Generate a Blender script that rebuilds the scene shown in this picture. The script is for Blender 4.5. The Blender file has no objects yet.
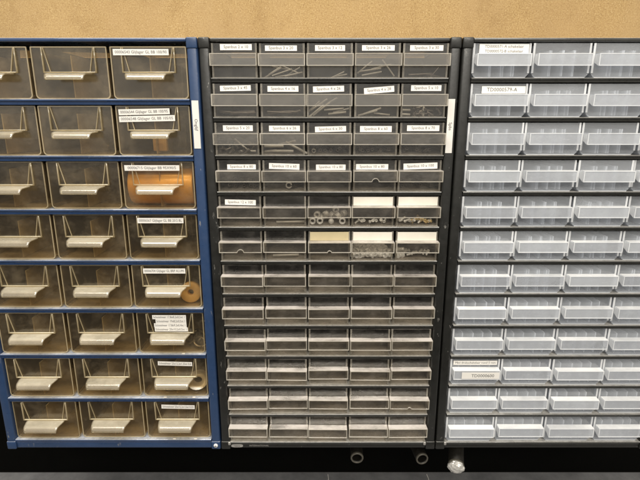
import bpy, bmesh, math, random
from mathutils import Vector, Matrix
random.seed(11)
R = math.radians
S = bpy.context.scene
C = S.collection
CAMZ = 1.5; CAMY = -0.597; PITCH = R(14.2); FPX = 482.0

def at(px, py, Y):
    """pixel of the 640x480 photo -> x, z on the vertical plane at depth Y"""
    u = (px-320)/FPX; v = (py-240)/FPX
    a = math.atan(v)+PITCH
    d = Y-CAMY
    h = d*math.tan(a)
    zc = d*math.cos(PITCH)+h*math.sin(PITCH)
    return u*zc, CAMZ-h

# ------------------------------------------------------------------ materials
def new_mat(name):
    m = bpy.data.materials.new(name); m.use_nodes = True
    nt = m.node_tree; nt.nodes.clear()
    out = nt.nodes.new('ShaderNodeOutputMaterial')
    return m, nt, out
def N(nt, t, **kw):
    n = nt.nodes.new(t)
    for k, v in kw.items():
        if k.startswith('i_'):
            n.inputs[k[2:].replace('_', ' ')].default_value = v
        else: setattr(n, k, v)
    return n
def L(nt, a, b): nt.links.new(a, b)
def math_n(nt, op, a, b=None, clamp=False):
    n = nt.nodes.new('ShaderNodeMath'); n.operation = op; n.use_clamp = clamp
    for i, s in enumerate((a, b)):
        if s is None: continue
        if isinstance(s, (int, float)): n.inputs[i].default_value = s
        else: nt.links.new(s, n.inputs[i])
    return n.outputs[0]
def coords(nt, rnd=True):
    tc = N(nt, 'ShaderNodeTexCoord')
    if not rnd: return tc.outputs['Object']
    oi = N(nt, 'ShaderNodeObjectInfo')
    v = N(nt, 'ShaderNodeVectorMath', operation='ADD')
    L(nt, tc.outputs['Object'], v.inputs[0])
    s = math_n(nt, 'MULTIPLY', oi.outputs['Random'], 7.3)
    L(nt, s, v.inputs[1])
    return v.outputs[0]
def noise(nt, vec, scale, detail=5, rough=.6, stretch=None):
    if stretch:
        mp = N(nt, 'ShaderNodeMapping'); mp.inputs['Scale'].default_value = stretch
        L(nt, vec, mp.inputs['Vector']); vec = mp.outputs[0]
    n = N(nt, 'ShaderNodeTexNoise'); n.inputs['Scale'].default_value = scale
    n.inputs['Detail'].default_value = detail; n.inputs['Roughness'].default_value = rough
    L(nt, vec, n.inputs['Vector'])
    return n.outputs['Fac']
def ramp(nt, fac, stops):
    r = N(nt, 'ShaderNodeValToRGB'); e = r.color_ramp.elements
    while len(e) < len(stops): e.new(.5)
    for i, (p, c) in enumerate(stops):
        e[i].position = p; e[i].color = (*c, 1) if hasattr(c, '__len__') else (c, c, c, 1)
    L(nt, fac, r.inputs[0]); return r.outputs[0]

def solid(name, col, rough=.5, metal=0, col2=None, scale=40, bump=0, spec=.5, dust_glint=0, dustcol=(.5,.46,.4), coat=0, stretch=None, wear=0):
    m, nt, out = new_mat(name)
    p = N(nt, 'ShaderNodeBsdfPrincipled')
    vec = coords(nt)
    f = noise(nt, vec, scale, 6, .65, stretch)
    c2 = col2 or tuple(c*.75 for c in col)
    c = ramp(nt, f, [(.3, c2), (.7, col)])
    if dust_glint:  # up-facing tint: settled dust, and on the rails a painted highlight
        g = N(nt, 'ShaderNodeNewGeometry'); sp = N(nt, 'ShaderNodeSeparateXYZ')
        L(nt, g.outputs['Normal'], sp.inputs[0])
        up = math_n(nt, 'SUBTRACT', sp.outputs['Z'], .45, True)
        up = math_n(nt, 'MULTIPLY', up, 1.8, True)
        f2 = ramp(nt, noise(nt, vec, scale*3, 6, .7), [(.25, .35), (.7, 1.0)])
        k = math_n(nt, 'MULTIPLY', math_n(nt, 'MULTIPLY', up, f2), dust_glint, True)
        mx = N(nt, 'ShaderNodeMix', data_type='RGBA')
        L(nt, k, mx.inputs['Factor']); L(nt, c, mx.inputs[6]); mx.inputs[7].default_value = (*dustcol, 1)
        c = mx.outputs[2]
    if wear:
        wn = noise(nt, vec, 260, 3, .55, (1, 1, .35)); wl_ = noise(nt, vec, 22, 2)
        wk = math_n(nt, 'MULTIPLY', ramp(nt, wn, [(.66, 0.0), (.69, 1.0)]), ramp(nt, wl_, [(.5, 0.0), (.6, 1.0)]))
        mw = N(nt, 'ShaderNodeMix', data_type='RGBA'); L(nt, math_n(nt, 'MULTIPLY', wk, wear), mw.inputs['Factor'])
        L(nt, c, mw.inputs[6]); mw.inputs[7].default_value = (.28, .27, .25, 1); c = mw.outputs[2]
    L(nt, c, p.inputs['Base Color'])
    p.inputs['Metallic'].default_value = metal
    p.inputs['Specular IOR Level'].default_value = spec
    p.inputs['Coat Weight'].default_value = coat
    rr = ramp(nt, noise(nt, vec, scale*1.7, 5), [(.3, max(0, rough-.08)), (.75, min(1, rough+.14))])
    L(nt, rr, p.inputs['Roughness'])
    if bump:
        b = N(nt, 'ShaderNodeBump'); b.inputs['Strength'].default_value = bump
        b.inputs['Distance'].default_value = .0006
        L(nt, noise(nt, vec, scale*6, 4), b.inputs['Height']); L(nt, b.outputs[0], p.inputs['Normal'])
    L(nt, p.outputs[0], out.inputs[0])
    return m

def plastic(name, tint, haze, base, var, updust, scale=55, rough=.12, gl=.05, dustcol=None, transl=.5):
    """thin see-through plastic: clear, partly hazed by scratches and dusty film"""
    m, nt, out = new_mat(name)
    vec = coords(nt)
    tr = N(nt, 'ShaderNodeBsdfTransparent'); tr.inputs[0].default_value = (*tint, 1)
    g = N(nt, 'ShaderNodeNewGeometry'); sp = N(nt, 'ShaderNodeSeparateXYZ')
    L(nt, g.outputs['Normal'], sp.inputs[0])
    up = math_n(nt, 'SUBTRACT', sp.outputs['Z'], .55, True)
    up = math_n(nt, 'MULTIPLY', up, 2.4, True)
    n1 = ramp(nt, noise(nt, vec, scale, 5, .7), [(.46, 0.0), (.74, 1.0)])
    n2 = ramp(nt, noise(nt, vec, scale*5, 3, .7, (1, 1, 2.5)), [(.6, 0.0), (.8, 1.0)])
    n3 = ramp(nt, noise(nt, vec, scale*.7, 5, .6, (.6, 1, 1)), [(.36, .15), (.62, 1.0)])
    oi = N(nt, 'ShaderNodeObjectInfo')
    rb = math_n(nt, 'MULTIPLY', math_n(nt, 'SUBTRACT', oi.outputs['Random'], .5), base*.5)
    f = math_n(nt, 'ADD', math_n(nt, 'MULTIPLY', n1, var), base)
    f = math_n(nt, 'ADD', f, rb)
    f = math_n(nt, 'ADD', f, math_n(nt, 'MULTIPLY', n2, var*.8))
    f = math_n(nt, 'ADD', f, math_n(nt, 'MULTIPLY', math_n(nt, 'MULTIPLY', up, n3), updust), True)
    dc = dustcol or haze
    mx = N(nt, 'ShaderNodeMix', data_type='RGBA'); L(nt, up, mx.inputs['Factor'])
    mx.inputs[6].default_value = (*haze, 1); mx.inputs[7].default_value = (*dc, 1)
    df = N(nt, 'ShaderNodeBsdfDiffuse'); L(nt, mx.outputs[2], df.inputs[0])
    tl = N(nt, 'ShaderNodeBsdfTranslucent'); L(nt, mx.outputs[2], tl.inputs[0])
    a = N(nt, 'ShaderNodeMixShader'); L(nt, math_n(nt, 'MULTIPLY', math_n(nt, 'SUBTRACT', 1.0, up), transl), a.inputs[0])
    L(nt, df.outputs[0], a.inputs[1]); L(nt, tl.outputs[0], a.inputs[2])
    b = N(nt, 'ShaderNodeMixShader'); L(nt, f, b.inputs[0])
    L(nt, tr.outputs[0], b.inputs[1]); L(nt, a.outputs[0], b.inputs[2])
    gs = N(nt, 'ShaderNodeBsdfGlossy'); gs.inputs['Roughness'].default_value = rough
    bp = N(nt, 'ShaderNodeBump'); bp.inputs['Strength'].default_value = .35; bp.inputs['Distance'].default_value = .0008
    L(nt, noise(nt, vec, scale*1.2, 3), bp.inputs['Height']); L(nt, bp.outputs[0], gs.inputs['Normal'])
    lw = N(nt, 'ShaderNodeLayerWeight'); lw.inputs[0].default_value = .5
    ff = math_n(nt, 'POWER', lw.outputs['Facing'], 4)
    ff = math_n(nt, 'ADD', math_n(nt, 'MULTIPLY', ff, .5), gl)
    c = N(nt, 'ShaderNodeMixShader'); L(nt, ff, c.inputs[0])
    L(nt, b.outputs[0], c.inputs[1]); L(nt, gs.outputs[0], c.inputs[2])
    L(nt, c.outputs[0], out.inputs[0])
    return m

M = {}
M['black'] = solid('black_enamel', (.015, .015, .0135), .34, wear=.5, bump=.15, scale=60, dust_glint=.35, dustcol=(.42, .40, .36))
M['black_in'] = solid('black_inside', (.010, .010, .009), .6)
M['blue'] = solid('blue_enamel', (.024, .052, .125), .33, col2=(.019, .043, .105), wear=.6, bump=.12, scale=50, dust_glint=.5, dustcol=(.55, .57, .6))
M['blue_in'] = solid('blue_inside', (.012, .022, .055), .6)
M['clear'] = plastic('smoky_clear_plastic', (.93, .92, .90), (.44, .415, .375), .004, .085, .5, dustcol=(.75, .68, .6), gl=.075, rough=.2)
M['clear_lip'] = plastic('scuffed_clear_plastic', (.93, .91, .87), (.53, .48, .42), .012, .13, .95, scale=45, dustcol=(.72, .66, .61), gl=.17, rough=.2)
M['clear_rim'] = plastic('clear_plastic_rim', (.85, .82, .77), (.58, .55, .49), .24, .3, .5, dustcol=(.8, .75, .68), gl=.08)
M['clear_edge'] = plastic('clear_plastic_edge', (.8, .78, .73), (.82, .78, .70), .55, .25, .6, dustcol=(.9, .86, .8), gl=.12)
M['amber'] = plastic('aged_clear_plastic', (.92, .86, .74), (.52, .43, .30), .045, .17, .25, scale=30, dustcol=(.75, .65, .48), gl=.085, rough=.15)
M['amber_lip'] = plastic('aged_plastic_handle', (.86, .80, .64), (.80, .71, .55), .27, .16, .2, scale=30, rough=.22, gl=.17, dustcol=(.9, .84, .7))
M['amber_edge'] = plastic('aged_plastic_edge', (.88, .82, .66), (.72, .62, .42), .5, .2, .4, dustcol=(.85, .78, .58), gl=.1)
M['milky'] = plastic('milky_plastic', (.94, .95, .97), (.86, .89, .93), .20, .06, .3, scale=20, dustcol=(.86, .86, .85), transl=.5, gl=.06)
M['milky_lip'] = plastic('milky_plastic_handle', (.94, .95, .97), (.90, .92, .95), .34, .12, .5, scale=20, dustcol=(.93, .93, .92), transl=.45, gl=.08)
M['milky_edge'] = plastic('milky_plastic_edge', (.95, .95, .96), (.93, .94, .95), .85, .1, .3, scale=20, dustcol=(.95, .95, .94))
M['rail_black'] = solid('dust_glint_black_rail', (.030, .030, .027), .3, scale=45, dust_glint=.95, dustcol=(.62, .59, .54), coat=.6)  # some dust, plus the bright highlight along the nose painted into the colour
M['rail_blue'] = solid('dust_glint_blue_rail', (.022, .052, .135), .28, scale=45, dust_glint=1.0, dustcol=(.62, .64, .68), coat=.8)  # pale top colour also paints in the white highlight of the blue ledges
M['paper'] = solid('white_paper', (.74, .715, .67), .7, col2=(.68, .655, .61), scale=30)
M['card'] = solid('white_card', (.70, .66, .58), .75, col2=(.60, .56, .48), scale=25)
M['cream'] = solid('yellowed_card', (.52, .44, .27), .75, col2=(.44, .37, .22), scale=25)
M['ink'] = solid('grey_ink', (.06, .06, .065), .7)
M['steel'] = solid('worn_steel', (.50, .475, .43), .38, .4, scale=200)
M['bright'] = solid('bright_zinc', (.93, .92, .90), .25, .12, scale=200)
M['dark_steel'] = solid('blackened_steel', (.20, .18, .16), .36, 1, scale=200)
M['pale_washer'] = solid('pale_washer', (.62, .57, .49), .4, .15, scale=120)
M['brass'] = solid('brass', (.85, .66, .34), .28, .4, scale=150)
M['bronze'] = solid('orange_bronze', (.86, .50, .13), .4, .25, col2=(.74, .38, .08), scale=40, coat=.3)
M['tan'] = solid('tan_resin', (.72, .48, .2), .5, 0, scale=40)
M['tube'] = solid('dark_tube', (.009, .0075, .005), .5, 0, scale=80)
M['tube_rim'] = solid('tube_rim', (.11, .10, .08), .4, .2, scale=80)
M['foil'] = solid('crumpled_foil', (.72, .70, .66), .32, .5, scale=120)
M['badge'] = solid('silver_badge', (.55, .53, .5), .35, .6)

def wall_mat():
    m, nt, out = new_mat('pressed_cork_board')
    p = N(nt, 'ShaderNodeBsdfPrincipled'); vec = coords(nt, False)
    f1 = noise(nt, vec, 520, 4, .8)
    f2 = noise(nt, vec, 14, 6, .65, (1, 1, .6))
    c = ramp(nt, f1, [(.30, (.16, .085, .028)), (.44, (.35, .225, .090)), (.58, (.43, .295, .125)), (.74, (.66, .52, .31))])
    mx = N(nt, 'ShaderNodeMix', data_type='RGBA')
    L(nt, ramp(nt, f2, [(.40, 0.0), (.70, .65)]), mx.inputs['Factor'])
    L(nt, c, mx.inputs[6]); mx.inputs[7].default_value = (.40, .27, .125, 1)
    vo = N(nt, 'ShaderNodeTexVoronoi'); vo.inputs['Scale'].default_value = 520; L(nt, vec, vo.inputs['Vector'])
    sp = ramp(nt, vo.outputs['Distance'], [(.04, 1.0), (.16, 0.0)])
    m2 = N(nt, 'ShaderNodeMix', data_type='RGBA'); m2.inputs[7].default_value = (.86, .74, .52, 1)
    L(nt, math_n(nt, 'MULTIPLY', sp, .35), m2.inputs['Factor']); L(nt, mx.outputs[2], m2.inputs[6])
    f3 = ramp(nt, noise(nt, vec, 7, 4, .6), [(.34, (.86, .84, .82)), (.52, (.95, .94, .93)), (.70, (1.0, 1.0, 1.0))])
    f4 = ramp(nt, noise(nt, vec, 40, 5, .7, (1, 1, .8)), [(.34, (.90, .88, .85)), (.48, (1.0, 1.0, 1.0))])
    m3 = N(nt, 'ShaderNodeMix', data_type='RGBA', blend_type='MULTIPLY'); m3.inputs['Factor'].default_value = 1
    m4 = N(nt, 'ShaderNodeMix', data_type='RGBA', blend_type='MULTIPLY'); m4.inputs['Factor'].default_value = 1
    L(nt, m2.outputs[2], m3.inputs[6]); L(nt, f3, m3.inputs[7]); L(nt, m3.outputs[2], m4.inputs[6]); L(nt, f4, m4.inputs[7])
    L(nt, m4.outputs[2], p.inputs['Base Color']); p.inputs['Roughness'].default_value = .85
    b = N(nt, 'ShaderNodeBump'); b.inputs['Strength'].default_value = .5; b.inputs['Distance'].default_value = .001
    L(nt, f1, b.inputs['Height']); L(nt, b.outputs[0], p.inputs['Normal'])
    L(nt, p.outputs[0], out.inputs[0]); return m
M['cork'] = wall_mat()
def bench_mat():
    m, nt, out = new_mat('scratched_grey_bench')
    p = N(nt, 'ShaderNodeBsdfPrincipled'); vec = coords(nt, False)
    f = noise(nt, vec, 25, 8, .7)
    c = ramp(nt, f, [(.3, (.15, .15, .155)), (.7, (.27, .27, .275))])
    s = ramp(nt, noise(nt, vec, 60, 3, .5, (3, .25, 1)), [(.66, 0.0), (.72, 1.0)])
    mx = N(nt, 'ShaderNodeMix', data_type='RGBA'); mx.inputs[7].default_value = (.2, .2, .2, 1)
    L(nt, math_n(nt, 'MULTIPLY', s, .5), mx.inputs['Factor']); L(nt, c, mx.inputs[6])
    L(nt, mx.outputs[2], p.inputs['Base Color']); p.inputs['Roughness'].default_value = .5
    L(nt, p.outputs[0], out.inputs[0]); return m
M['bench'] = bench_mat()
M['panel'] = solid('black_panel', (.0016, .0016, .0012), .7, scale=30, spec=.05)

# ------------------------------------------------------------------ mesh builder
class MB:
    def __init__(s, *mats):
        s.bm = bmesh.new(); s.mats = list(mats)
    def mi(s, mat):
        if mat not in s.mats: s.mats.append(mat)
        return s.mats.index(mat)
    def add(s, src, mat, mtx=None):
        """merge another bmesh"""
        i = s.mi(mat); mp = {}
        for v in src.verts: mp[v] = s.bm.verts.new(mtx @ v.co if mtx else v.co)
        for f in src.faces:
            try: nf = s.bm.faces.new([mp[v] for v in f.verts])
            except ValueError: continue
            nf.material_index = i; nf.smooth = f.smooth
        src.free(); return s
    def box(s, x0, x1, y0, y1, z0, z1, mat, bev=0, seg=2, mtx=None):
        b = bmesh.new(); bmesh.ops.create_cube(b, size=1)
        for v in b.verts:
            v.co = Vector(((x0+x1)/2+v.co.x*(x1-x0), (y0+y1)/2+v.co.y*(y1-y0), (z0+z1)/2+v.co.z*(z1-z0)))
        if bev:
            bmesh.ops.bevel(b, geom=b.edges[:], offset=bev, segments=seg, affect='EDGES', profile=.5)
            for f in b.faces: f.smooth = True
        return s.add(b, mat, mtx)
    def prism(s, pts, a0, a1, mat, axis='y', bev=0, smooth=False, mtx=None):
        """pts: 2D outline; axis y: (x,z) extruded in y; axis x: (y,z) extruded in x; axis z: (x,y)"""
        b = bmesh.new()
        def V(p, a):
            return {'y': (p[0], a, p[1]), 'x': (a, p[0], p[1]), 'z': (p[0], p[1], a)}[axis]
        v0 = [b.verts.new(V(p, a0)) for p in pts]; v1 = [b.verts.new(V(p, a1)) for p in pts]
        b.faces.new(v0); b.faces.new(v1[::-1])
        n = len(pts)
        for i in range(n):
            f = b.faces.new((v0[i], v1[i], v1[(i+1) % n], v0[(i+1) % n])); f.smooth = smooth
        bmesh.ops.recalc_face_normals(b, faces=b.faces[:])
        if bev: bmesh.ops.bevel(b, geom=b.edges[:], offset=bev, segments=2, affect='EDGES', profile=.5)
        return s.add(b, mat, mtx)
    def lathe(s, prof, mat, mtx=None, seg=20, smooth=True):
        """prof: closed list of (radius, z) turned about z"""
        b = bmesh.new(); rings = []
        for r, z in prof:
            if r < 1e-7: rings.append([b.verts.new((0, 0, z))])
            else: rings.append([b.verts.new((r*math.cos(2*math.pi*k/seg), r*math.sin(2*math.pi*k/seg), z)) for k in range(seg)])
        for a, c in zip(rings, rings[1:]):
            for k in range(seg):
                q = (k+1) % seg
                if len(a) == 1 and len(c) == 1: continue
                if len(a) == 1: f = b.faces.new((a[0], c[k], c[q]))
                elif len(c) == 1: f = b.faces.new((a[k], c[0], a[q]))
                else: f = b.faces.new((a[k], c[k], c[q], a[q]))
                f.smooth = smooth
        bmesh.ops.recalc_face_normals(b, faces=b.faces[:])
        return s.add(b, mat, mtx)
    def mesh(s, name):
        me = bpy.data.meshes.new(name); s.bm.to_mesh(me); s.bm.free()
        for m in s.mats: me.materials.append(M[m])
        return me
    def build(s, name, parent=None, loc=(0, 0, 0), rot=(0, 0, 0)):
        return put(name, s.mesh(name), parent, loc, rot)

def put(name, me, parent=None, loc=(0, 0, 0), rot=(0, 0, 0)):
    o = bpy.data.objects.new(name, me); C.objects.link(o)
    o.location = loc; o.rotation_euler = rot
    if parent: o.parent = parent
    return o
def tag(o, label=None, cat=None, group=None, kind=None):
    if label: o['label'] = label
    if cat: o['category'] = cat
    if group: o['group'] = group
    if kind: o['kind'] = kind
    return o

def text_into(mb, s, size, x, z, y, mat, maxw=None, rot=0):
    """flat lettering facing -y, centred at x,z; kept in the same mesh as its paper"""
    cu = bpy.data.curves.new('lettering', 'FONT'); cu.body = s; cu.size = size
    cu.align_x = 'CENTER'; cu.align_y = 'CENTER'; cu.resolution_u = 2; cu.offset = 0
    ob = bpy.data.objects.new('lettering', cu); C.objects.link(ob)
    bpy.context.view_layer.update()
    me = ob.to_mesh(); b = bmesh.new(); b.from_mesh(me)
    w = max(v.co.x for v in b.verts)-min(v.co.x for v in b.verts) if b.verts else 1
    k = min(1, maxw/w) if maxw else 1
    m = Matrix.Translation((x, y, z)) @ Matrix.Rotation(rot, 4, 'Y') @ Matrix.Rotation(math.pi/2, 4, 'X') @ Matrix.Scale(k, 4, (1, 0, 0))
    mb.add(b, mat, m)
    ob.to_mesh_clear(); bpy.data.objects.remove(ob); bpy.data.curves.remove(cu)

# ------------------------------------------------------------------ setting
w = MB(); w.box(-1.6, 1.6, .154, .18, 1.046, 2.6, 'cork')
tag(w.build('wall'), kind='structure')
w = MB(); w.box(-1.6, 1.6, .156, .18, .870, 1.0458, 'panel')
tag(w.build('lower_wall'), kind='structure')
w = MB(); w.box(-1.6, 1.6, -.25, .1558, .835, .8698, 'bench', .0008)
tag(w.build('bench_top'), kind='structure')

# ------------------------------------------------------------------ cabinets
H = .551; ZT = CAMZ+.0907; ZB = ZT-H; W = .305; POST = .0125

def cabinet(x0, mat, mat_in, shelves, rail_h, cols, label):
    root = bpy.data.objects.new('drawer_cabinet', None); C.objects.link(root)
    root.location = (x0+W/2, 0, ZB); root.empty_display_size = .05
    tag(root, label, 'cabinet')
    hw = W/2; hp = hw-POST
    h = MB()
    for s in (-1, 1):
        a, b = sorted((s*hw, s*hp))
        h.box(a, b, 0, .149, .001, H-.001, mat, .0028, 3)
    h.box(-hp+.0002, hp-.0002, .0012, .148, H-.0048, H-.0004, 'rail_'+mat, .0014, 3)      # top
    h.box(-hp+.0002, hp-.0002, .0016, .148, .0006, shelves[-1]-.0035, mat, .0012, 2)  # bottom rail
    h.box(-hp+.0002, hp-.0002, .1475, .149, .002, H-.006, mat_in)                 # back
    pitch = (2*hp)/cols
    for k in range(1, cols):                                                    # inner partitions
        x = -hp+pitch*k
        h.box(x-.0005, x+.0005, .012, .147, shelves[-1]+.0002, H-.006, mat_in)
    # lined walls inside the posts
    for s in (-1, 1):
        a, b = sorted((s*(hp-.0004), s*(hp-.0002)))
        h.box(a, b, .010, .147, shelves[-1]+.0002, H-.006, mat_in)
    h.build('housing', root)
    me = None
    for i, z in enumerate(shelves):
        if me is None:
            r = MB()
            # shelf with a lip: profile in (y, z), rounded at its upper front
            t = rail_h
            nr = .0012 if t < .005 else .0017
            nose = [(nr-nr*math.sin(R(a))-.0004, -nr+nr*math.cos(R(a))) for a in range(0, 136, 15)]
            pr = [(.146, 0)]+[(.0030, 0)]+[(y_, z_+.0005) for y_, z_ in [(nr+.0008, -.0002)]+nose]+[(.0013, nose[-1][1]+.0002), (.0016, -t), (.006, -t), (.006, -2*nr), (.146, -2*nr)]
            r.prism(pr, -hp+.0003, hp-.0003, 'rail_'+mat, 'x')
            me = r.mesh('shelf')
            for f in me.polygons: f.use_smooth = False
        put('shelf', me, root, (0, 0, z))
    for s in (-1, 1):                                                           # moulded corner pieces
        for zc in (H-.0062, .0062):
            c = MB(); c.box(-.0065, .0065, -.0009, .012, -.0063, .0063, mat, .0016, 3)
            c.build('corner_cap', root, (s*(hw-POST/2), 0, zc))
    return root, hp, pitch

top = H
black_sh = [H-.0452-.04497*k for k in range(12)]
blue_sh = [H-.0690-.0667*k for k in range(8)]
cb, hpb, pb = cabinet(-.1427-W, 'blue', 'blue_in', blue_sh, .0062, 3, 'blue metal cabinet of wide aged clear drawers, left of the black cabinet with tiny drawers')
cc, hpc, pc = cabinet(-.1410, 'black', 'black_in', black_sh, .0046, 5, 'black metal cabinet with twelve rows of five small smoky clear drawers')
cw, hpw, pw = cabinet(.1657, 'black', 'black_in', black_sh, .0046, 4, 'black metal cabinet of milky white drawers, right of the one with small smoky drawers')

# ---- small smoky drawer (local: origin at front bottom centre, +y into cabinet)
def small_drawer(bw, lw, zh, mats, chamfer=0, ledge_z=.0265, lip_b=.0128, e=.0105, notch=None):
    """returns body mesh, handle mesh"""
    mc, ml, me_ = mats
    hb = bw/2; T = .0011; D = .138
    b = MB()
    ch = chamfer
    fr = [(-hb, ch), (-hb+ch*.8, 0), (hb-ch*.8, 0), (hb, ch), (hb, zh), (-hb, zh)] if ch else [(-hb, 0), (hb, 0), (hb, zh), (-hb, zh)]
    b.prism(fr, 0, T, mc, 'y')
    b.box(-hb+ch, hb-ch, T+.0001, D, .0006, .0016, mc)
    for s in (-1, 1):
        a, c = sorted((s*hb, s*(hb-T)))
        b.box(a, c, T+.0001, D, max(.0018, ch), zh-.003, mc)
        if ch:
            q = [(s*hb, ch-.0002), (s*(hb-T), ch), (s*(hb-ch), .0017), (s*(hb-ch*.8), .0001)]
            b.prism(q, T+.0001, D, mc, 'y')
    b.box(-hb+T, hb-T, D-.0011, D-.0001, .0018, zh-.004, mc)
    # thick moulded rims on the face
    w2 = .0023; mr = 'clear_rim' if mc == 'clear' else me_
    for s in (-1, 1):
        a, c = sorted((s*hb, s*(hb-w2)))
        b.box(a, c, -.0005, -.0001, ch, zh, mr)
    b.box(-hb+max(w2+.0001, ch*.8), hb-max(w2+.0001, ch*.8), -.0004, -.0001, 0, .0009, mr)
    body = b.mesh('drawer')
    hl = lw/2
    h = MB()
    h.box(-hl, hl, -e, -.0006, ledge_z-.0010, ledge_z, ml)                       # ledge
    bot = [(-hl, lip_b), (hl, lip_b)]
    if notch:
        nx, nr = notch
        arc = [(nx-nr*math.cos(math.pi*k/8), lip_b+nr*math.sin(math.pi*k/8)) for k in range(9)]
        bot = [(-hl, lip_b)]+arc+[(hl, lip_b)]
    pts = bot+[(hl, ledge_z-.0011), (-hl, ledge_z-.0011)]
    h.prism(pts, -e, -e+.0010, ml, 'y')
    for s in (-1, 1):                                                            # end webs
        a, c = sorted((s*hl, s*(hl-.0009)))
        q = [(-e+.0011, ledge_z-.0012), (-e+.0011, lip_b+.0002), (-.0007, lip_b+.0042), (-.0007, ledge_z-.0012)]
        h.prism(q, a, c, me_, 'x')
    # rims on the lip
    y0, y1 = -e-.0005, -e-.0001
    for s in (-1, 1):
        a, c = sorted((s*hl, s*(hl-.0011)))
        h.box(a, c, y0, y1, lip_b+.0009, ledge_z-.0010, me_)
    h.box(-hl, hl, y0, y1, ledge_z-.0009, ledge_z-.0001, me_)
    if notch:
        nx, nr = notch
        h.box(-hl, nx-nr, y0, y1, lip_b, lip_b+.0008, me_); h.box(nx+nr, hl, y0, y1, lip_b, lip_b+.0008, me_)
        arc = [(nx-nr*math.cos(math.pi*k/8), lip_b+nr*math.sin(math.pi*k/8)) for k in range(9)]
        arc2 = [(nx+(nr+.0008)*math.cos(math.pi*k/8), lip_b+.0009*(k in (0, 8))+(nr+.0008)*math.sin(math.pi*k/8)) for k in range(9)]
        h.prism(arc+arc2, y0-.0002, y1, me_, 'y')
    else:
        h.box(-hl, hl, y0, y1, lip_b, lip_b+.0008, me_)
    return body, h.mesh('handle')

ZH = .0386
B0, H0 = small_drawer(.0534, .0544, ZH, ('clear', 'clear_lip', 'clear_edge'))
_, Hn = small_drawer(.0534, .0544, ZH, ('clear', 'clear_lip', 'clear_edge'), notch=(0, .0040))
_, Hs = small_drawer(.0534, .0544, ZH, ('clear', 'clear_lip', 'clear_edge'), notch=(0, .0024))
bpy.data.meshes.remove(_)
YD = .0034
labels = {
 (1, 1): ('Spanbus 2 x 10', 220, 252, 44.2, 50.3, 0), (1, 2): ('Spanbus 3 x 20', 265, 297, 45.6, 51, 0), (1, 3): ('Spanbus 3 x 12', 315, 345, 45.3, 51, 0),
 (1, 4): ('Spanbus 3 x 26', 362, 394.5, 45.3, 50.8, 0), (1, 5): ('Spanbus 3 x 30', 410, 443, 45.3, 50.9, 0),
 (2, 1): ('Spanbus 3 x 45', 220, 251, 85.5, 91, -1), (2, 2): ('Spanbus 4 x 16', 267.5, 298.5, 86, 91.8, 0), (2, 3): ('Spanbus 4 x 26', 313, 344, 86.1, 92, -1.5),
 (2, 4): ('Spanbus 4 x 28', 364, 394, 87, 93, -4.5), (2, 5): ('Spanbus 5 x 10', 411, 441, 85.3, 91, 0),
 (3, 1): ('Spanbus 5 x 20', 223, 253, 125.3, 131, 0), (3, 2): ('Spanbus 6 x 26', 269, 300, 125.6, 131.2, 0), (3, 3): ('Spanbus 6 x 30', 315, 346, 126.3, 131.8, -1.5),
 (3, 4): ('Spanbus 8 x 60', 360, 391.5, 126, 132, 0), (3, 5): ('Spanbus 8 x 70', 407, 439, 125.3, 131, 0),
 (4, 1): ('Spanbus 8 x 80', 227.3, 256, 164.3, 169.3, 0), (4, 2): ('Spanbus 10 x 60', 269, 299.5, 163.4, 169.2, 1.8), (4, 3): ('Spanbus 10 x 80', 316, 345.5, 164.5, 169.8, 0),
 (4, 4): ('Spanbus 10 x 80', 356, 388, 164, 169.5, 0), (4, 5): ('Spanbus 10 x 100', 403.5, 437, 163, 169, -2),
 (5, 1): ('Spanbus 12 x 100', 225, 256, 199.6, 204.8, 1.2),
}
words = {1: 'top', 2: 'second', 3: 'third', 4: 'fourth', 5: 'fifth', 6: 'sixth'}
descr = {
 (1, 1): 'grey cloudy drawer', (1, 2): 'drawer with several crossed thin pins', (5, 3): 'drawer of round silver sleeves', (5, 4): 'drawer with a white card and a few silver screws',
 (5, 5): 'drawer with a white card and brass coloured screws', (6, 3): 'drawer with a yellowed card', (6, 4): 'drawer with a white card over many bright screws',
 (6, 5): 'drawer with a white card over a few small screws', (6, 1): 'drawer with a round notch in its handle', (4, 4): 'drawer with a notched handle',
}
drawer_pos = {}
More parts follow.
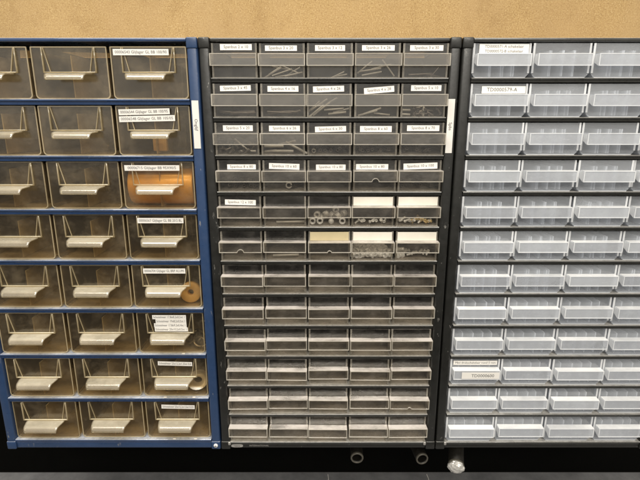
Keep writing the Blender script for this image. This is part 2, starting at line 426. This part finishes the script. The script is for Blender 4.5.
for r in range(1, 13):
    for c in range(1, 6):
        jy = random.uniform(-.0012, .0012); jx = random.uniform(-.0006, .0006)
        if r >= 7: jy += random.uniform(-.0022, .0010); jx += random.uniform(-.0005, .0005)
        x = -hpc+pc*(c-.5)+jx; z = black_sh[r-1]+.0004; y = YD+jy
        d = put('drawer', B0, cc, (x, y, z), (0, 0, R(random.uniform(-.9, .9)) if r > 4 else 0))
        drawer_pos[(r, c)] = (cc.location.x+x, y, cc.location.z+z)
        hm = {(6, 1): Hn, (4, 4): Hn, (6, 3): Hs, (11, 5): Hs}.get((r, c), H0)
        put('handle', hm, d)
        if (r, c) in descr: d['label'] = descr[(r, c)]
        if (r, c) in labels:
            s, xa, xb, ya, yb, tilt = labels[(r, c)]
            wx0, wz1 = at(xa, ya, y); wx1, wz0 = at(xb, yb, y)
            cx, cz = (wx0+wx1)/2-drawer_pos[(r, c)][0], (wz0+wz1)/2-drawer_pos[(r, c)][2]
            hw_, hh = (wx1-wx0)/2, (wz1-wz0)/2
            cz = max(cz, ledge_z_ := .0266+hh)
            lb = MB(); lb.box(-hw_, hw_, -.0002, 0, -hh, hh, 'paper')
            text_into(lb, s, .0047, 0, .0002, -.00032, 'ink', hw_*1.62)
            lb.build('paper_label', d, (cx, -.0009, cz), (0, R(tilt), 0))
        card = {(5, 4): 'card', (5, 5): 'card', (6, 3): 'cream', (6, 4): 'card', (6, 5): 'card'}.get((r, c))
        if card:
            k = MB(); k.box(-.0248, .0248, -.0003, 0, 0, .0112, card)
            k.build('card_insert', d, (0, -.0008, .0268), (R(1.2), 0, 0))

# ---- milky drawers of the right hand cabinet
B1, H1 = small_drawer(.0680, .0630, ZH, ('milky', 'milky_lip', 'milky_edge'), chamfer=.0055)
dv = MB(); dv.box(-.0006, .0006, 0, .120, 0, .029, 'milky_edge'); DV = dv.mesh('divider')
for r in range(1, 13):
    for c in range(1, 5):
        jy = random.uniform(-.0008, .0012); jx = random.uniform(-.0006, .0006)
        d = put('drawer', B1, cw, (-hpw+pw*(c-.5)+jx, YD+jy, black_sh[r-1]+.0004))
        put('handle', H1, d)
        offs = (-.013, -.010, .001, .004, .014, .0165) if r < 8 else (-.02, -.006, .009, .021)
        for o in offs: put('divider', DV, d, (o+random.uniform(-.0012, .0012), .0014+random.uniform(0, .003), .002))
        if c == 1 and r in (1, 2, 10):
            lb = MB()
            if r == 1:
                lb.box(-.027, .031, -.0002, 0, 0, .0106, 'paper')
                text_into(lb, 'TD0000571-A schakelaar', .0044, .002, .0079, -.00032, 'ink', .052)
                text_into(lb, 'TD0000572-B schakelaar', .0044, .002, .0027, -.00032, 'ink', .052)
                lb.build('paper_label', d, (0, -.0009, .0270))
            elif r == 2:
                lb.box(-.0210, .031, -.0002, 0, 0, .0082, 'paper')
                text_into(lb, 'TD0000579-A', .0062, .003, .0041, -.00032, 'ink', .046)
                lb.build('paper_label', d, (0, -.0009, .0275))
            else:
                lb.box(-.030, .030, -.0002, 0, 0, .0062, 'paper')
                text_into(lb, 'Mini drukschakelaar rond 5 mm', .0046, 0, .0031, -.00032, 'ink', .055)
                lb.build('paper_label', d, (0, -.0009, .0300))
                lb = MB(); lb.box(-.0205, .0305, -.0002, 0, 0, .0098, 'paper')
                text_into(lb, 'TD0000600', .0064, .008, .0046, -.00032, 'ink')
                lb.build('paper_label', d, (0, -.0112, .0144))
                d['label'] = 'milky drawer with a wide numbered label on its handle'

# ---- wide aged drawers of the blue cabinet
def wide_drawer():
    bw, zh, D, T = .0895, .0590, .138, .0014
    hb = bw/2; b = MB(); ch = .005
    def rr(hx, z0, z1, rad, n=5):
        pts = []
        for cx, cz, a0 in ((hx-rad, z0+rad, -90), (hx-.001, z1-.001, 0), (-hx+.001, z1-.001, 90), (-hx+rad, z0+rad, 180)):
            q = rad if cz == z0+rad else .001
            for k in range(n): a = R(a0+90*k/(n-1)); pts.append((cx+q*math.cos(a), cz+q*math.sin(a)))
        return pts
    b.prism(rr(hb, 0, zh, ch), 0, T, 'amber', 'y')
    b.box(-hb+ch, hb-ch, T+.0001, D, .0004, .0014, 'amber')
    for s in (-1, 1):
        a, c = sorted((s*hb, s*(hb-T))); b.box(a, c, T+.0001, D, ch, zh-.003, 'amber')
        q = [(s*hb, ch-.0001), (s*(hb-T), ch-.0001), (s*(hb-ch), .0015), (s*(hb-ch), .0003)]
        b.prism(q, T+.0001, D, 'amber', 'y')
    b.box(-hb+T, hb-T, D-.0012, D-.0001, .0016, zh-.004, 'amber')
    # rims: outer border as an annulus
    o = rr(hb, 0, zh, ch); i = rr(hb-.0013, .0012, zh-.0012, ch-.001)
    n = len(o)
    for k in range(n):
        q = [o[k], o[(k+1) % n], i[(k+1) % n], i[k]]
        if (Vector(o[k])-Vector(o[(k+1) % n])).length < 1e-6: continue
        b.prism(q, -.0004, -.0001, 'amber_edge', 'y')
    body = b.mesh('drawer')
    # label pocket: rails left, right, below with a clear window
    p = MB(); pw2 = .0315; z0 = .0295; z1 = zh-.0015
    p.box(-pw2, -pw2+.0013, -.0028, -.0005, z0, z1, 'amber_edge', .0003, 1)
    p.box(pw2-.0013, pw2, -.0028, -.0005, z0, z1, 'amber_edge', .0003, 1)
    p.box(-pw2+.0014, pw2-.0014, -.0028, -.0005, z0, z0+.0014, 'amber_edge', .0003, 1)
    # slanted inner ribs
    for s in (-1, 1):
        q = [(s*(pw2-.0085), z0+.0016), (s*(pw2-.0077), z0+.0016), (s*(pw2-.0017), z1), (s*(pw2-.0027), z1)]
        p.prism(q if s < 0 else q, -.0016, -.0006, 'amber_edge', 'y')
    pocket = p.mesh('label_pocket')
    # scoop handle: flat tongue curling downwards, narrower at the tip
    b2 = bmesh.new(); n = 12; prof = []
    for k in range(n+1):
        t = k/n
        if t < .45: y, z = -.0006-.0120*t/.45, .0292-.0010*t/.45
        else:
            a = (t-.45)/.55*R(88); y = -.0126-.0068*math.sin(a); z = .0282-.0078*(1-math.cos(a))
        prof.append((y, z, t))
    rows = []
    th = .0011
    for y, z, t in prof:
        hwid = .0265-.0012*t if t < .2 else .0263-.0042*((t-.2)/.8)**.8
        row = []
        for u in range(-8, 9):
            row.append(Vector((hwid*u/8, y, z)))
        rows.append(row)
    up = [[b2.verts.new(v) for v in row] for row in rows]
    lo = []
    for k, row in enumerate(rows):
        a = rows[max(0, k-1)][0]; c = rows[min(n, k+1)][0]; d = (c-a).normalized(); nn = Vector((0, -d.z, d.y))
        if nn.z > 0: nn = -nn
        if nn.z == 0: nn = Vector((0, 1, 0))
        lo.append([b2.verts.new(v+nn*th) for v in row])
    for k in range(n):
        for u in range(16):
            b2.faces.new((up[k][u], up[k][u+1], up[k+1][u+1], up[k+1][u]))
            b2.faces.new((lo[k][u], lo[k+1][u], lo[k+1][u+1], lo[k][u+1]))
        b2.faces.new((up[k][0], up[k+1][0], lo[k+1][0], lo[k][0]))
        b2.faces.new((up[k][16], lo[k][16], lo[k+1][16], up[k+1][16]))
    for u in range(16):
        b2.faces.new((up[n][u], up[n][u+1], lo[n][u+1], lo[n][u])); b2.faces.new((up[0][u], lo[0][u], lo[0][u+1], up[0][u+1]))
    bmesh.ops.recalc_face_normals(b2, faces=b2.faces[:])
    for f in b2.faces: f.smooth = True
    hm = MB(); hm.add(b2, 'amber_lip'); handle = hm.mesh('handle')
    dvm = MB(); dvm.box(-.0006, .0006, 0, .130, 0, .048, 'amber_edge'); div = dvm.mesh('divider')
    return body, pocket, handle, div
WB, WP, WH, WD = wide_drawer()
wl = {
 1: [('00006543 Glijlager GL BB 100/90', -.040, .0250, .0490, .0068, 0)],
 2: [('00006544 Glijlager GL BB 100/95', -.040, .0215, .0485, .0068, -1.2), ('00006548 Glijlager GL BB 105/05', -.040, .0275, .0405, .0068, -1.2)],
 3: [('00006715 Glijlager BB 95X90/5', -.040, .0280, .0480, .0068, 0)],
 4: [('00006567 Glijlager GL BB 20/2 BL', -.030, .0285, .0482, .0068, 0)],
 5: [('00006704 Glijlager GL BRP ALUMI', -.0285, .0265, .0480, .0068, 0)],
 6: [('Schotelveer 17,8x8,2x0,5xt 1', -.0225, .0225, .0505, .0058, 0), ('Schotelveer 19x8,2x0,5xt 1', -.0185, .0225, .0446, .0058, 0),
     ('Schotelveer 17,8x9,2x0,4xt 1', -.0210, .0225, .0387, .0058, 0), ('Schotelveer 20x10,2x0,5xt 1', -.0205, .0238, .0328, .0058, 0)],
 7: [('Schotelveer 23x12,2x1,25xt 0,6', -.0210, .0260, .0480, .0060, 1.6)],
 8: [('Schotelveer 25x12,2x1,5xt 0,55', -.0210, .0255, .0480, .0060, 1.2)],
}
wdesc = {2: 'drawer with two tilted stacked paper labels', 3: 'drawer glowing orange from the part inside', 6: 'drawer with four stacked paper labels'}
wide_pos = {}
for r in range(1, 9):
    for c in range(1, 4):
        jy = random.uniform(-.0008, .0010); jx = random.uniform(-.0005, .0005)
        x = -hpb+pb*(c-.5)+jx; z = blue_sh[r-1]+.0004
        d = put('drawer', WB, cb, (x, .0055+jy, z))
        wide_pos[(r, c)] = (cb.location.x+x, .0055+jy, cb.location.z+z)
        put('label_pocket', WP, d); put('handle', WH, d)
        put('divider', WD, d, (.0005, .003, .0018))
        if c == 3:
            if r in wdesc: d['label'] = wdesc[r]
            for s, xa, xb, z0, hh, tilt in wl[r]:
                lb = MB(); hw_ = (xb-xa)/2
                lb.box(-hw_, hw_, -.0002, 0, 0, hh, 'paper')
                text_into(lb, s, .0047, 0, hh/2, -.00032, 'ink', hw_*1.86)
                lb.build('paper_label', d, ((xa+xb)/2, -.0030-(.0003 if z0 < .0406 and r == 2 else 0), z0), (0, R(tilt), 0))
    # little white shelf stops
for r, xs in {6: (.028,), 7: (-.002, .038), 8: (.006, .036)}.items():
    for xo in xs:
        s = MB(); s.box(-.0022, .0022, 0, .0030, 0, .0016, 'paper', .0004, 1)
        s.build('shelf_stop', cb, (pb+xo-.012, -.0002, blue_sh[r-1]))

# ---- strips, screw, badge and clips
def strip(root, x, za, zb, s):
    m = MB(); hh = (zb-za)/2
    m.box(-.0040, .0040, -.0003, 0, -hh, hh, 'paper')
    text_into(m, s, .0052, 0, 0, -.00045, 'ink', None, R(90))
    m.build('strip_label', root, (x, -.0003, (za+zb)/2-ZB), (0, 0, 0))
strip(cb, W/2-POST/2, at(192, 148.5, 0)[1], at(192, 100.5, 0)[1], 'Onglijf')
strip(cc, W/2-POST/2-.001, at(455, 153, 0)[1], at(455, 99, 0)[1], 'Spbs')
m = MB()
mt = Matrix.Rotation(math.pi/2, 4, 'X')
m.lathe([(0, .0022), (.0014, .0022), (.0022, .0019), (.0030, .0010), (.0032, 0), (0, 0)], 'bright', mt, 20)
m.box(-.0018, .0018, -.0024, -.00215, -.0003, .0003, 'dark_steel'); m.box(-.0003, .0003, -.0023, -.00218, -.0018, .0018, 'dark_steel')
m.build('corner_screw', cb, (W/2-POST/2, -.0009, at(213, 445, 0)[1]-ZB))
bx, bz = at(237, 446.3, 0)
m = MB(); n = 24
el = [(.0085*math.copysign(abs(math.cos(2*math.pi*k/n))**.6, math.cos(2*math.pi*k/n)), .0024*math.copysign(abs(math.sin(2*math.pi*k/n))**.8, math.sin(2*math.pi*k/n))) for k in range(n)]
m.prism(el, -.0006, 0, 'badge', 'y'); text_into(m, 'raaco', .0040, 0, 0, -.0007, 'ink')
m.build('badge', cc, (bx-cc.location.x, .0015, bz-ZB))
m = MB(); text_into(m, 'INTERNATIONAL', .0036, 0, 0, 0, 'badge', .036)
m.build('raised_lettering', cc, (at(259, 446.6, 0)[0]-cc.location.x, .00135, bz-ZB))
for root, px in ((cc, 424.5), (cc, 229.5), (cw, 445)):
    m = MB(); m.box(-.0018, .0018, -.0012, .003, -.0045, .0008, 'badge', .0006, 1)
    m.build('shelf_clip', root, (at(px, 444, 0)[0]-root.location.x, 0, black_sh[-1]))

# ------------------------------------------------------------------ contents of the drawers
def axis_matrix(loc, d):
    return Matrix.Translation(loc) @ Vector((0, 0, 1)).rotation_difference(Vector(d).normalized()).to_matrix().to_4x4()
def pin_mesh(r, l, mat):
    """slotted spring pin: rolled tube with a lengthwise gap, along z, centred"""
    m = MB(); b = bmesh.new(); seg = 14; ri = r*.66; rows = []
    for rad, z in ((ri, -l/2), (r*.88, -l/2), (r, -l/2+r*.25), (r, l/2-r*.25), (r*.88, l/2), (ri, l/2)):
        rows.append([b.verts.new((rad*math.cos(R(12+336*k/seg)), rad*math.sin(R(12+336*k/seg)), z)) for k in range(seg+1)])
    for j in range(6):
        a, c = rows[j], rows[(j+1) % 6]
        for k in range(seg):
            f = b.faces.new((a[k], a[k+1], c[k+1], c[k])); f.smooth = j in (2, 5)
    for k in (0, seg): b.faces.new([rw[k] for rw in rows])
    bmesh.ops.recalc_face_normals(b, faces=b.faces[:])
    m.add(b, mat); return m.mesh('spring_pin')
def screw_mesh(r, l, mat):
    m = MB(); hr = r*1.75
    m.lathe([(0, -l), (r*.8, -l), (r, -l+r*.4), (r, 0), (hr, 0), (hr, hr*.9), (hr*.85, hr), (hr*.55, hr), (hr*.5, hr*.35), (0, hr*.3)], mat, None, 16)
    for k in range(int(l/.0011)):
        z = -l+.0008+k*.0011
        m.lathe([(r*1.0, z-.0003), (r*1.14, z), (r*1.0, z+.0003)], mat, None, 12)
    return m.mesh('socket_screw')
def sleeve_mesh(r, l, mat, ri=.55):
    m = MB(); m.lathe([(r*ri, -l/2), (r*.92, -l/2), (r, -l/2+r*.1), (r, l/2-r*.1), (r*.92, l/2), (r*ri, l/2), (r*ri, -l/2)], mat, None, 20)
    return m.mesh('sleeve')
def ball_mesh(r, mat):
    m = MB(); m.lathe([(0, -r)]+[(r*math.cos(R(a)), r*math.sin(R(a))) for a in range(-75, 90, 15)]+[(0, r)], mat, None, 20)
    return m.mesh('steel_ball')
def place(name, me, dp, off, d, label, cat, group=None):
    o = put(name, me); o.matrix_world = axis_matrix(Vector(dp)+Vector(off), d)
    return tag(o, label, cat, group)
def rd(a, b): return random.uniform(a, b)

# long thin pins lying crossed
def pins(key, specs, r, mat, txt, group):
    cache = {}
    for (x, z, l, ang, yy) in specs:
        k = round(l, 4)
        if k not in cache: cache[k] = pin_mesh(r, l, mat)
        a = R(ang)
        place('spring_pin', cache[k], drawer_pos[key], (x, yy, z), (math.cos(a), rd(-.15, .15), math.sin(a)), txt, 'pin', group)
pins((1, 2), [(-.013, .006, .026, 28, .006), (-.008, .0105, .022, 33, .010), (-.001, .007, .025, 18, .006), (.008, .011, .024, -24, .009), (.013, .005, .022, 12, .006), (.003, .004, .026, 8, .012), (-.004, .013, .020, -12, .015), (.012, .0085, .020, 30, .013)],
     .0009, 'steel', 'thin grey pin crossed over others in the drawer marked 3 x 20', 'crossed pins in the 3 x 20 drawer')
pins((1, 3), [(.009, .004, .018, 24, .006), (.012, .0035, .018, 10, .009)], .0008, 'steel', 'short thin pin lying in the top row drawer marked 3 x 12', 'pins in the 3 x 12 drawer')
pins((1, 4), [(-.008, .0095, .026, 8, .005), (-.006, .0055, .024, 10, .005), (.014, .012, .024, -52, .008), (-.014, .013, .022, 38, .009), (.006, .014, .024, 14, .013)],
     .0009, 'steel', 'thin pin lying in the top row drawer marked 3 x 26', 'pins in the 3 x 26 drawer')
pins((1, 5), [(-.004, .005, .028, 3, .006), (.012, .004, .016, -6, .010), (.015, .008, .014, 50, .014)], .0009, 'dark_steel', 'dark thin pin lying in the top row drawer marked 3 x 30', 'pins in the 3 x 30 drawer')
pins((2, 3), [(-.016, .007, .024, 38, .006), (-.009, .010, .026, 36, .006), (-.012, .015, .024, 34, .010), (-.018, .013, .018, 42, .012), (.001, .018, .022, 30, .013), (.010, .005, .022, 6, .006), (.006, .0095, .024, 4, .009), (.015, .008, .020, 14, .012)],
     .0012, 'steel', 'slanting grey pin in the second row drawer marked 4 x 26', 'slanting pins in the 4 x 26 drawer')
pins((2, 4), [(-.010, .005, .024, 14, .006), (-.004, .0075, .022, 18, .009), (.008, .004, .020, -6, .012)], .0011, 'steel', 'grey pin lying in the second row drawer marked 4 x 28', 'pins in the 4 x 28 drawer')
pins((3, 2), [(-.012, .0105, .024, 0, .006), (-.001, .0045, .027, 0, .006), (.016, .0085, .030, -28, .006), (-.017, .004, .016, 6, .012), (.004, .014, .022, 12, .014)],
     .0017, 'steel', 'stout grey pin lying in the third row drawer marked 6 x 26', 'stout pins in the 6 x 26 drawer')
pins((3, 1), [(.012, .0045, .020, 0, .006), (.004, .012, .022, -40, .008)], .0013, 'steel', 'pale long pin on small dark ones in the drawer marked 5 x 20', 'long pins in the 5 x 20 drawer')
pins((2, 5), [(-.019, .0085, .010, 0, .005), (-.019, .0035, .010, -3, .005), (.002, .007, .011, 88, .005)], .0014, 'steel', 'pale pin at the front of the second row drawer marked 5 x 10', 'pale pins in the 5 x 10 drawer')
sm = pin_mesh(.0015, .009, 'dark_steel')
for key, nn, xr, g, t in (((2, 5), 26, (-.013, .023), 'small pins in the 5 x 10 drawer', 'tiny dark pin heaped in the second row drawer marked 5 x 10'),
                       ((3, 1), 22, (-.022, .022), 'small pins in the 5 x 20 drawer', 'tiny dark pin heaped in the third row drawer marked 5 x 20')):
    for k in range(nn):
        lay = k % 3
        place('spring_pin', sm, drawer_pos[key], (rd(*xr), .0058+lay*.0012, .0035+.0036*lay+rd(0, .001)), (rd(-.7, .7), 1, rd(-.6, .6)) if k % 2 else (rd(-1, 1), rd(-.2, .2), rd(-1, 1)), t, 'pin', g)
place('spring_pin', pin_mesh(.0026, .026, 'steel'), drawer_pos[(3, 3)], (-.0195, .018, .0045), (.05, -1, .02), 'single open ended pin facing out of the third row drawer marked 6 x 30', 'pin')
place('spring_pin', pin_mesh(.0042, .055, 'steel'), drawer_pos[(4, 2)], (.004, .032, .0062), (.04, -1, .02), 'round open pin end facing out of the fourth row drawer marked 10 x 60', 'pin')
place('spring_pin', pin_mesh(.0040, .050, 'dark_steel'), drawer_pos[(4, 2)], (.017, .036, .0060), (-.35, -1, .02), 'darker pin at the right side of the drawer marked 10 x 60', 'pin')
place('spring_pin', pin_mesh(.0016, .036, 'steel'), drawer_pos[(5, 2)], (.006, .008, .0045), (1, .1, 0), 'single pin lying in the fifth row drawer right of the 12 x 100 label', 'pin')
place('spring_pin', pin_mesh(.0018, .034, 'steel'), drawer_pos[(6, 2)], (.000, .008, .0045), (1, .05, .02), 'long pin lying flat in the sixth row drawer beside the notched handle', 'pin')
dk = pin_mesh(.0021, .060, 'dark_steel'); dl = pin_mesh(.0015, .030, 'dark_steel')
for key, mk, nn, nm in (((2, 1), dl, 6, 'second row drawer at the left end'), ((2, 2), dl, 5, 'second row drawer beside the left end one'), ((3, 3), dk, 7, 'middle drawer of the third row'),
                        ((3, 4), dk, 7, 'third row drawer just right of the middle'), ((3, 5), dk, 7, 'third row drawer at the right end'), ((4, 1), dk, 5, 'fourth row drawer at the left end'), ((4, 5), dk, 4, 'fourth row drawer at the right end')):
    for k in range(nn):
        x0_ = -.017+.034*k/(nn-1) if mk is dk else rd(-.008, .008)
        place('spring_pin', mk, drawer_pos[key], (x0_, .045 if mk is dk else .006+.003*k, .0042+rd(0, .003)), (rd(-.12, .12), -1, rd(-.03, .03)) if mk is dk else (1, rd(-.3, .3), rd(-.12, .12)),
              'blackened pin lying in the '+nm, 'pin', 'blackened pins in the '+nm)
sl = sleeve_mesh(.0043, .006, 'bright')
for i, (x, z) in enumerate([(-.021, .0060), (-.0115, .0062), (.0175, .0060)]):
    place('sleeve', sl, drawer_pos[(5, 3)], (x, .006, z), (rd(-.15, .15), -1, rd(-.1, .1)), 'round silver sleeve facing out at the bottom of the fifth row middle drawer', 'sleeve', 'sleeves in the fifth row middle drawer')
for x, z, yy in [(-.015, .013, .012), (-.004, .0135, .011), (.012, .0115, .011), (.004, .0110, .018), (.020, .0135, .017), (.009, .0185, .02), (-.009, .0085, .017)]:
    place('sleeve', sl, drawer_pos[(5, 3)], (x, yy, z), (rd(-1, 1), rd(-1, 1), rd(-.5, .5)), 'silver sleeve tumbled in the pile of the fifth row middle drawer', 'sleeve', 'tumbled sleeves in the fifth row middle drawer')
place('steel_ball', ball_mesh(.0036, 'bright'), drawer_pos[(5, 3)], (.003, .0062, .0052), (0, 0, 1), 'shiny steel ball at the bottom of the fifth row middle drawer', 'ball')
place('steel_ball', ball_mesh(.0030, 'bright'), drawer_pos[(5, 3)], (-.003, .0075, .0150), (0, 0, 1), 'smaller steel ball on top of the pile in the fifth row middle drawer', 'ball')
sc = screw_mesh(.0012, .006, 'bright'); sb = screw_mesh(.0012, .006, 'brass'); s6 = screw_mesh(.0023, .008, 'bright')
for k in range(8):
    x = (-.017, -.013, -.0105, -.002, .001, .005, .012, .016)[k]
    place('socket_screw', sc, drawer_pos[(5, 4)], (x, rd(.006, .010), .0048+rd(0, .002)), (rd(-1, 1), rd(-1, .3), rd(-.3, .5)), 'small silver screw in the fifth row drawer with white card, fourth across', 'screw', 'screws in the fifth row fourth drawer')
for k in range(10):
    place('socket_screw', sb, drawer_pos[(5, 5)], (-.004+.0026*k+rd(-.001, .001), rd(.006, .010), .0050+.0065*max(0, 1-abs(k-3)/4)*rd(.5, 1)), (rd(-1, 1), rd(-1, .3), rd(-.5, .7)), 'brass coloured screw heaped in the fifth row end drawer with white card', 'screw', 'brass screws in the fifth row end drawer')
for k in range(9):
    place('socket_screw', sc, drawer_pos[(5, 5)], (-.022+.0048*k+rd(-.001, .001), rd(.006, .009), .0046+rd(0, .003)), (rd(-1, 1), rd(-1, .3), rd(-.3, .5)), 'silver screw among brass ones in the fifth row end drawer', 'screw', 'silver screws in the fifth row end drawer')
for k in range(34):
    lay = k//12
    place('socket_screw', s6, drawer_pos[(6, 4)], (-.0225+.0041*(k % 12)+rd(-.001, .001), .0062+lay*.003+rd(0, .002), .0052+.0055*lay+rd(0, .0015)), (rd(-1, 1), -1 if k % 3 else rd(-.3, .5), rd(-.6, .8)), 'bright screw in the crowded heap of the sixth row drawer, fourth across', 'screw', 'bright screws in the sixth row fourth drawer')
for k in range(12):
    place('socket_screw', s6 if k < 4 else sc, drawer_pos[(6, 5)], ((-.021, -.018, -.021, -.016)[k] if k < 4 else -.008+.0036*(k-4), rd(.006, .012), (.0055, .005, .0125, .0090)[k] if k < 4 else .0085+rd(-.003, .003)), (rd(-1, 1), rd(-1, .3), rd(-.3, .8)), 'silver screw in the sixth row end drawer under the white card', 'screw', 'screws in the sixth row end drawer')

# things in the wide drawers
m = MB(); m.lathe([(.017, -.041), (.0245, -.041), (.0255, -.040), (.0255, .040), (.0245, .041), (.017, .041), (.017, -.041)], 'bronze', None, 48)
o = m.build('bronze_bush'); o.matrix_world = axis_matrix(Vector(wide_pos[(3, 3)])+Vector((.000, .0275, .0272)), (1, 0, 0)); tag(o, 'big orange bronze bush lying across the third wide drawer of the blue cabinet', 'bush')
m = MB(); m.box(-.0085, .0085, -.004, .004, -.0075, .0075, 'tan', .001, 2)
o = m.build('tan_block', None, Vector(wide_pos[(2, 3)])+Vector((.0020, .014, .0120))); tag(o, 'small tan resin block behind the divider in the drawer with two labels', 'block')
m = MB(); m.lathe([(.004, -.006), (.0130, -.006), (.0142, -.005), (.0142, .005), (.0130, .006), (.0045, .006), (.004, .0055), (.004, -.006)], 'tan', None, 36)
o = m.build('resin_ring'); o.matrix_world = axis_matrix(Vector(wide_pos[(5, 3)])+Vector((.027, .016, .0160)), (.1, -1, .15)); tag(o, 'round tan ring at the right in the fifth wide drawer of the blue cabinet', 'ring')
dsk = sleeve_mesh(.0145, .0026, 'pale_washer', .42)
for k in range(4):
    o = put('spring_washer', dsk); o.matrix_world = axis_matrix(Vector(wide_pos[(7, 3)])+Vector((.0285-.0006*k, .010+.004*k, .0168-.0014*k+.001)), (.05, -.55, .83))
    tag(o, 'grey steel disc washer stacked at the right in the seventh wide drawer', 'washer', 'stacked washers in the seventh wide drawer')
ds2 = sleeve_mesh(.0095, .0016, 'dark_steel', .5)
for k in range(9):
    o = put('spring_washer', ds2); o.matrix_world = axis_matrix(Vector(wide_pos[(6, 3)])+Vector((.010+.0036*k, rd(.010, .03), .010+rd(0, .006))), (rd(-.6, .6), -.6, rd(.2, 1)))
    tag(o, 'dark disc washer in the heap at the right of the drawer with four labels', 'washer', 'washers in the drawer with four labels')
for k in range(3):
    o = put('spring_washer', ds2); o.matrix_world = axis_matrix(Vector(wide_pos[(7, 3)])+Vector((-.012+.006*k, .012+.004*k, .0085)), (rd(-.3, .3), -1, .3))
    tag(o, 'dark disc washer left of the grey stack in the seventh wide drawer', 'washer', 'dark washers in the seventh wide drawer')

# ------------------------------------------------------------------ tubes under the cabinets
def tube(px, py, yend, d, r, length, label, plug=False):
    x, z = at(px, py, yend)
    m = MB()
    m.lathe([(r*.74, .0), (r*.80, -.0008), (r*.95, -.0008), (r, .0005), (r, length), (r*.74, length), (r*.74, 0)], 'tube', None, 32)
    root = m.build('storage_tube'); root.matrix_world = axis_matrix((x, yend, z), d)
    tag(root, label, 'tube')
    rim = MB(); rim.lathe([(r*.76, -.0010), (r*.80, -.0020), (r*.98, -.0020), (r*1.03, -.0008), (r*1.03, .0020), (r*1.005, .0021)], 'tube_rim', None, 32)
    rim.build('rim', root)
    if plug:
        b = bmesh.new(); bmesh.ops.create_icosphere(b, subdivisions=4, radius=1)
        rnd = random.Random(4)
        from mathutils import noise as nz
        for v in b.verts:
            p = v.co.copy(); k = 1+.16*nz.noise(p*2.6)+.09*abs(nz.noise(p*6+Vector((3, 1, 2))))
            v.co = Vector((p.x*r*1.02*k, p.y*r*1.02*k, p.z*.0065*k-.003))
        pl = MB(); pl.add(b, 'foil'); pl.build('foil_plug', root)
    return root
tube(357, 457.5, .045, (.02, 1, .10), .0098, .115, 'dark open tube end, left of the three hanging under the cabinets')
tube(422, 458.5, .045, (-.12, 1, .02), .0094, .112, 'dark open tube end, between the plain one and the foil capped one')
tube(456, 465, .010, (.26, 1, .30), .0112, .145, 'dark tube stopped with a shiny crumpled silver cap, under the right cabinet', True)
for px in (328, 427.5):
    x, _z = at(px, 474, .145)
    m = MB(); b = bmesh.new()
    pts = [Vector((.002*math.sin(k*.8)*(k/6), -.004*k, .0)) for k in range(7)]
    vs = [(b.verts.new(p+Vector((-.0006, 0, 0))), b.verts.new(p+Vector((.0006, 0, 0))), b.verts.new(p+Vector((0, 0, .0009)))) for p in pts]
    for a, c in zip(vs, vs[1:]):
        for i in range(3): b.faces.new((a[i], a[(i+1) % 3], c[(i+1) % 3], c[i]))
    b.faces.new(vs[0]); b.faces.new(vs[-1][::-1]); bmesh.ops.recalc_face_normals(b, faces=b.faces[:])
    m.add(b, 'paper')
    tag(m.build('thread_scrap', None, (x, .150, .8702)), 'white thread scrap on the grey bench, '+('left of the tubes' if px < 400 else 'below the middle tube'), 'scrap')

# ------------------------------------------------------------------ light, world, camera
wd = bpy.data.worlds.new('World'); S.world = wd; wd.use_nodes = True
nt = wd.node_tree; bg = nt.nodes['Background']; bg.inputs[1].default_value = 1.0
tc = nt.nodes.new('ShaderNodeTexCoord'); sx = nt.nodes.new('ShaderNodeSeparateXYZ'); nt.links.new(tc.outputs['Generated'], sx.inputs[0])
zz = math_n(nt, 'ADD', math_n(nt, 'MULTIPLY', sx.outputs['Z'], .5), .5)
# a lit workshop: dark floor, mid walls, pale ceiling
nt.links.new(ramp(nt, zz, [(.30, (.05, .045, .04)), (.43, (.09, .08, .07)), (.505, (.80, .75, .67)), (.70, (.74, .70, .63)), (1.0, (.45, .42, .38))]), bg.inputs[0])
def area(name, loc, target, sx, sy, power, col=(1, .95, .86)):
    l = bpy.data.lights.new(name, 'AREA'); l.shape = 'RECTANGLE'; l.size = sx; l.size_y = sy; l.energy = power; l.color = col
    o = bpy.data.objects.new(name, l); C.objects.link(o); o.location = loc
    o.rotation_euler = (Vector(target)-Vector(loc)).to_track_quat('-Z', 'Y').to_euler(); return o
area('ceiling_light', (-.2, -.75, 2.75), (0, 0, 1.3), 1.6, .3, 27)
area('ceiling_light', (.3, -2.1, 2.75), (0, 0, 1.3), 1.8, .4, 42)

cam = bpy.data.cameras.new('camera'); co = bpy.data.objects.new('camera', cam); C.objects.link(co)
cam.sensor_fit = 'HORIZONTAL'; cam.sensor_width = 36; cam.lens = FPX/640*36; cam.clip_start = .01; cam.clip_end = 50
co.location = (0, CAMY, CAMZ); co.rotation_euler = (math.pi/2-PITCH, 0, 0)
S.camera = co
S.render.engine = 'CYCLES'
S.cycles.transparent_max_bounces = 32; S.cycles.max_bounces = 7
S.view_settings.view_transform = 'Standard'; S.view_settings.look = 'None'
S.view_settings.exposure = 0; S.view_settings.gamma = 1
